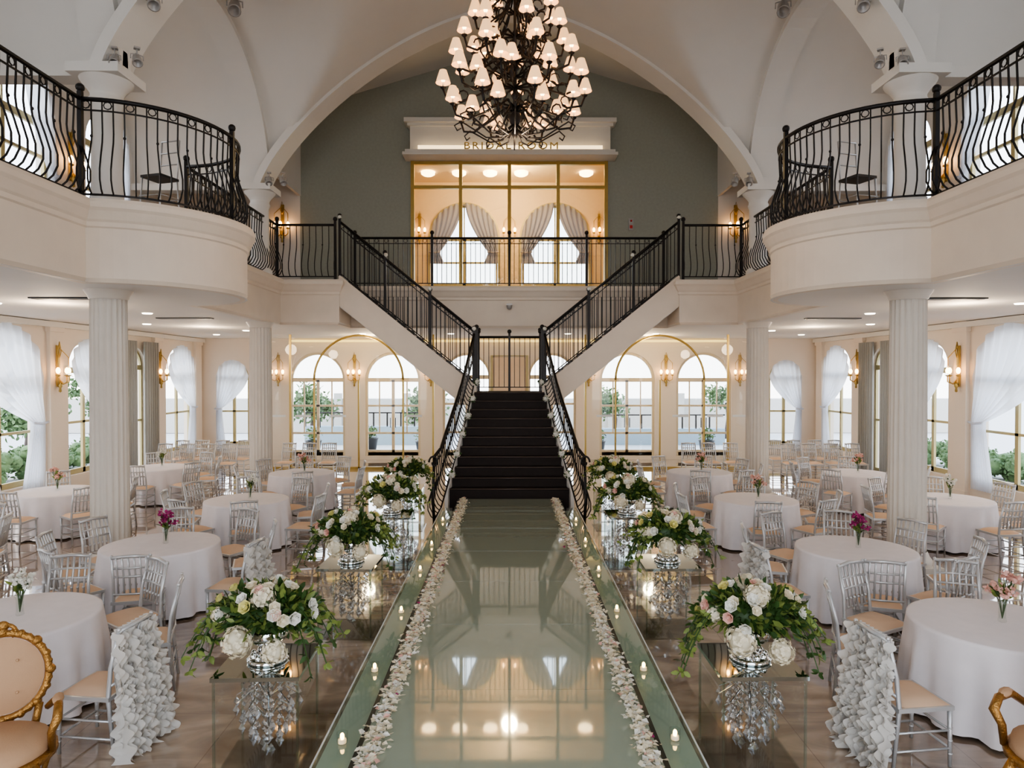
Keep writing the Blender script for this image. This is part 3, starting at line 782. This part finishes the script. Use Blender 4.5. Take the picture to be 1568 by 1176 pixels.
place(th,'ornate_gilt_armchair',(-3.50,4.62,0),.5,.93); place(th,'ornate_gilt_armchair',(3.75,4.5,0),-.9,.97)
b=MB()
for sx in(-1,1):
    for sy in(-1,1): b.tube([(sx*.22,sy*.22,0),(sx*.18,sy*.18,.85)],.014,'chair_silver',5)
    b.tube([(sx*.18,.18,.85),(sx*.18,.24,1.55)],.014,'chair_silver',5)
for z in(.3,.55):
    b.tube([(.21,.21,z),(-.21,.21,z),(-.21,-.21,z),(.21,-.21,z)],.01,'chair_silver',5,closed=True)
b.box(-.2,.2,-.2,.2,.85,.89,'black'); 
for z in(1.15,1.35,1.55): b.tube([(-.18,.2+.05*(z-1),z),(.18,.2+.05*(z-1),z)],.012,'chair_silver',5)
bm=b.mesh('balcony_bar_chair')
for s in(-1,1):
    place(bm,'balcony_bar_chair',(-6.75*s,11.5,HF),.4*s); place(bm,'balcony_bar_chair',(-5.75*s,11.3,HF),-.3*s)
# ---------------- glass partition
b=MB()
for s in(-1,1):
    for x in(2.4,6.9,7.7): b.box(s*x-.03,s*x+.03,21.5,21.56,0,HC,'gold')
    b.tube([(s*4.75+1.4*math.cos(pi*k/24),21.53,2.82+1.4*math.sin(pi*k/24)) for k in range(25)],.035,'gold',5)
    for x in(3.35,4.75,6.15): b.box(s*x-.025,s*x+.025,21.5,21.56,0,2.82,'gold')
    x0,x1=(2.4,7.7) if s>0 else (-7.7,-2.4)
    b.add([(x0,21.53,.05),(x1,21.53,.05),(x1,21.53,HC),(x0,21.53,HC)],[(0,1,2,3)],'glass',None,False)
    b.box(min(s*2.4,s*7.7),max(s*2.4,s*7.7),21.5,21.56,0,.08,'gold')
    for x in (3.0,5.4,6.5,7.3): b.box(s*x-.25,s*x+.25,21.515,21.522,1.65,1.72,'frost'); 
b.obj('glass_partition_screen')
# ---------------- chandelier
b=MB(); CX,CY=.08,10.0
b.lathe([(0,6.42),(.03,6.45),(.05,6.52),(.02,6.58),(.06,6.64),(.10,6.72),(.04,6.82),(.03,7.0),(.06,7.05),(.03,7.1),(.03,7.4),(.07,7.46),(.03,7.52),(.025,7.9),(.05,7.95),(.02,8.0),(.02,8.7),(.05,8.8),(.01,8.9)],'iron',n=14)
tiers=[(6.78,.62,6,0),(6.84,.92,8,.2),(7.12,1.04,10,.0),(7.28,.6,6,.3),(7.50,.88,8,.25),(7.66,.48,5,.1),(7.86,.74,8,.1),(8.20,.58,7,.3),(8.5,.46,6,0),(8.8,.32,5,.2)]
for z,r,n,ph in tiers:
    for k in range(n):
        t=2*pi*(k+ph)/n+.13; c,s=math.cos(t),math.sin(t)
        def P(rr,zz): return (rr*c,rr*s,zz)
        b.tube([P(.03,z+.05),P(r*.25,z+.08),P(r*.5,z-.08),P(r*.75,z-.20),P(r*.95,z-.16),P(r,z-.03)],.017,'iron',5)
        b.tube([P(r*.72+.07*math.cos(q),z-.10+.07*math.sin(q)) for q in [j*.8 for j in range(7)]],.012,'iron',4)
        b.tube([P(r*.4+.08*math.cos(q),z+.06+.08*math.sin(q)) for q in [j*.8 for j in range(7)]],.012,'iron',4)
        b.lathe([(.0,-.04),(.035,-.02),(.045,0)],'iron',P(r,z),8)
        b.tube([P(r,z),P(r,z+.09)],.013,'petal_white',6)
        b.lathe([(.108,.06),(.088,.13),(.052,.24)],'shade',P(r,z),14)
        b.sph(P(r,z+.10),.03,'bulb_soft',6,5)
for k in range(12):
    t=2*pi*k/12; c,s=math.cos(t),math.sin(t)
    def P(rr,zz): return (rr*c,rr*s,zz)
    b.tube([P(.05,6.55),P(.2,6.44),P(.42,6.45),P(.62,6.58),P(.78,6.68),P(.88,6.62),P(.84,6.55),P(.78,6.58)],.012,'iron',5)
    b.tube([P(.05,6.62),P(.18,6.50),P(.3,6.56),P(.26,6.64),P(.2,6.6)],.011,'iron',5)
    b.tube([P(.1,7.3),P(.35,7.45),P(.5,7.7),P(.42,8.0),P(.2,8.2),P(.05,8.5)],.012,'iron',5)
for k in range(34):
    z=8.9+k*.08; cc=Vector((0,0,z)); ax=Vector((1,0,0)) if k%2 else Vector((0,1,0))
    b.tube([cc+ax*.025*math.cos(2*pi*j/8)+Vector((0,0,.05*math.sin(2*pi*j/8))) for j in range(8)],.008,'iron',4,closed=True)
b.lathe([(.0,11.54),(.08,11.56),(.14,11.60)],'iron',n=16)
b.obj('chandelier',(CX,CY,0))
# ---------------- spotlights
def spot():
    b=MB(); b.box(-.05,.05,-.05,.05,-.03,0,'fixture'); b.tube([(0,0,0),(0,0,-.15)],.012,'fixture',6)
    Mx=Matrix.Translation((0,0,-.22))@Matrix.Rotation(-.7,4,'X')
    b.lathe([(0,.13),(.06,.12),(.075,.05),(.085,-.10),(.09,-.12),(.07,-.12),(.05,-.05),(0,-.05)],'fixture',n=14,M=Mx)
    b.tube([(-.1,0,-.22),(-.1,0,-.14),(0,0,-.12),(.1,0,-.14),(.1,0,-.22)],.01,'fixture',5)
    return b.mesh('stage_spotlight')
sp=spot()
for s in(-1,1):
    place(sp,'stage_spotlight',(-5.15*s,10.0,8.62),.4*s,1.0); place(sp,'stage_spotlight',(-5.3*s,13.3,10.40),.3*s,1.4)
    for dx in(-.2,.12): place(sp,'stage_spotlight',((-5.5+dx)*s,9.95,7.72),(.5+dx)*s,.8); place(sp,'stage_spotlight',((-5.45+dx)*s,16.15,7.75),(.5+dx)*s,.9)
b=MB(); b.lathe([(0,-.12),(.05,-.10),(.075,-.04),(.08,0)],'fixture',n=14); b.box(-.08,.08,-.02,.14,0,.05,'fixture'); b.obj('security_camera',(0,18.36,4.85))
b=MB(); b.box(-.07,.07,-.05,0,0,.35,'fixture'); b.sph((0,-.06,.27),.03,'red'); b.box(-.04,.04,-.06,-.05,.05,.14,'red'); b.obj('fire_alarm_box',(3.55,20,7.2))
# ---------------- exterior
random.seed(12)
def bush(x,y,sx,sy,h,nm='hedge'):
    b=MB()
    for _ in range(int(40*sx*sy)+12):
        c=Vector((U(-sx,sx),U(-sy,sy),U(.1,h))); b.sph(c,U(.15,.25),'hedge',7,5)
        for _ in range(30): leaf(b,c+rdir()*.22,rdir(),U(.08,.16),.07,'hedge')
    b.obj(nm,(x,y,-.12))
for x,y,sx,sy,h in((-14.5,21,.5,4,.9),(14.5,22,.5,3,.7)): bush(x,y,sx,sy,h)
b=MB(); b.box(-24,24,36,37,-.1,1.7,'ext_wall'); 
for k in range(12): b.box(-20+k*3.6,-19.6+k*3.6,35.8,36,-.1,2.0,'ext_wall')
b.obj('garden_wall')
def tree(x,y,h):
    b=MB(); b.tube([(0,0,0),(.1,0,h*.4),(0,0,h*.7)],[.12,.09,.05],'nosing',6)
    for _ in range(9):
        c=Vector((U(-.8,.8),U(-.8,.8),h*U(.5,1))); 
        for _ in range(110): leaf(b,c+rdir()*U(.1,.6),rdir(),U(.15,.3),.12,'hedge')
    b.obj('garden_tree',(x,y,-.12))
for x,y,h in((-9.6,33,2.4),(-4.4,34,2.0),(5.2,34,2.2),(10.5,33,2.5),(-17,24,2.2),(-18,30,3)): tree(x,y,h)
b=MB(); b.lathe([(0,0),(.22,0),(.30,.5),(.33,.55),(.28,.55),(.25,.45),(0,.45)],'black',n=16)
for _ in range(160): leaf(b,Vector((0,0,.75))+rdir()*U(.05,.3),rdir(),.15,.07,'hedge')
pl=b.mesh('potted_shrub')
for x,y in((-7.6,26.5),(-3.3,26.2),(3.4,26.3),(7.7,26.6),(-5.6,27.5)): place(pl,'potted_shrub',(x,y,-.12))
b=MB(); b.box(-9,-4,30,30.5,-.12,.7,'ext_blue'); b.box(4,9.5,30,30.5,-.12,.6,'ext_blue'); 
for k in range(9):
    b.box(-9+k*.6,-8.95+k*.6,30,30.1,.7,1.3,'iron'); b.box(4+k*.6,4.05+k*.6,30,30.1,.6,1.2,'iron')
b.box(-9,-4,30,30.1,1.28,1.33,'iron'); b.box(4,9.5,30,30.1,1.18,1.23,'iron'); b.obj('terrace_parapet')
# ---------------- lights
w=bpy.data.worlds.new('World'); sc.world=w; w.use_nodes=True
bg=w.node_tree.nodes['Background']
sky=w.node_tree.nodes.new('ShaderNodeTexCoord'); sep=w.node_tree.nodes.new('ShaderNodeSeparateXYZ'); cr=w.node_tree.nodes.new('ShaderNodeValToRGB')
w.node_tree.links.new(sky.outputs['Generated'],sep.inputs[0]); w.node_tree.links.new(sep.outputs[2],cr.inputs[0])
cr.color_ramp.elements[0].color=(.97,.98,1,1); cr.color_ramp.elements[1].color=(.6,.76,1,1); cr.color_ramp.elements[1].position=.8
w.node_tree.links.new(cr.outputs[0],bg.inputs[0]); bg.inputs[1].default_value=5.2
def light(t,name,loc,e,col,size=.5,rot=(0,0,0),sy=None):
    l=bpy.data.lights.new(name,t); l.energy=e; l.color=col
    if t=='AREA': l.size=size; 
    if t=='POINT': l.shadow_soft_size=size
    o=bpy.data.objects.new(name,l); sc.collection.objects.link(o); o.location=loc; o.rotation_euler=rot; return o
light('POINT','chandelier_glow',(.08,10,6.2),90,(1,.74,.5),.3)
light('POINT','bridal_room_lamp',(0,22.3,9.2),330,(1,.74,.42),.25)
for s in(-1,1):
    light('POINT','under_balcony_lamp',(8*s,12,3.9),65,(1,.78,.55),.2)
    light('POINT','under_balcony_lamp',(8*s,18,3.9),65,(1,.78,.55),.2)
    light('POINT','lobby_lamp',(4.5*s,21.8,3.9),120,(1,.76,.48),.2)
l=light('SUN','sun',(0,0,30),3,(1,.95,.86)); l.rotation_euler=(math.radians(48),0,math.radians(-60)); l.data.angle=.03
# ---------------- camera
cd=bpy.data.cameras.new('camera'); cd.sensor_width=36; cd.lens=24; cd.clip_end=300
co=bpy.data.objects.new('camera',cd); sc.collection.objects.link(co); co.location=(0,0,3.0)
co.rotation_euler=(math.radians(90-.82),0,math.radians(-.22)); sc.camera=co
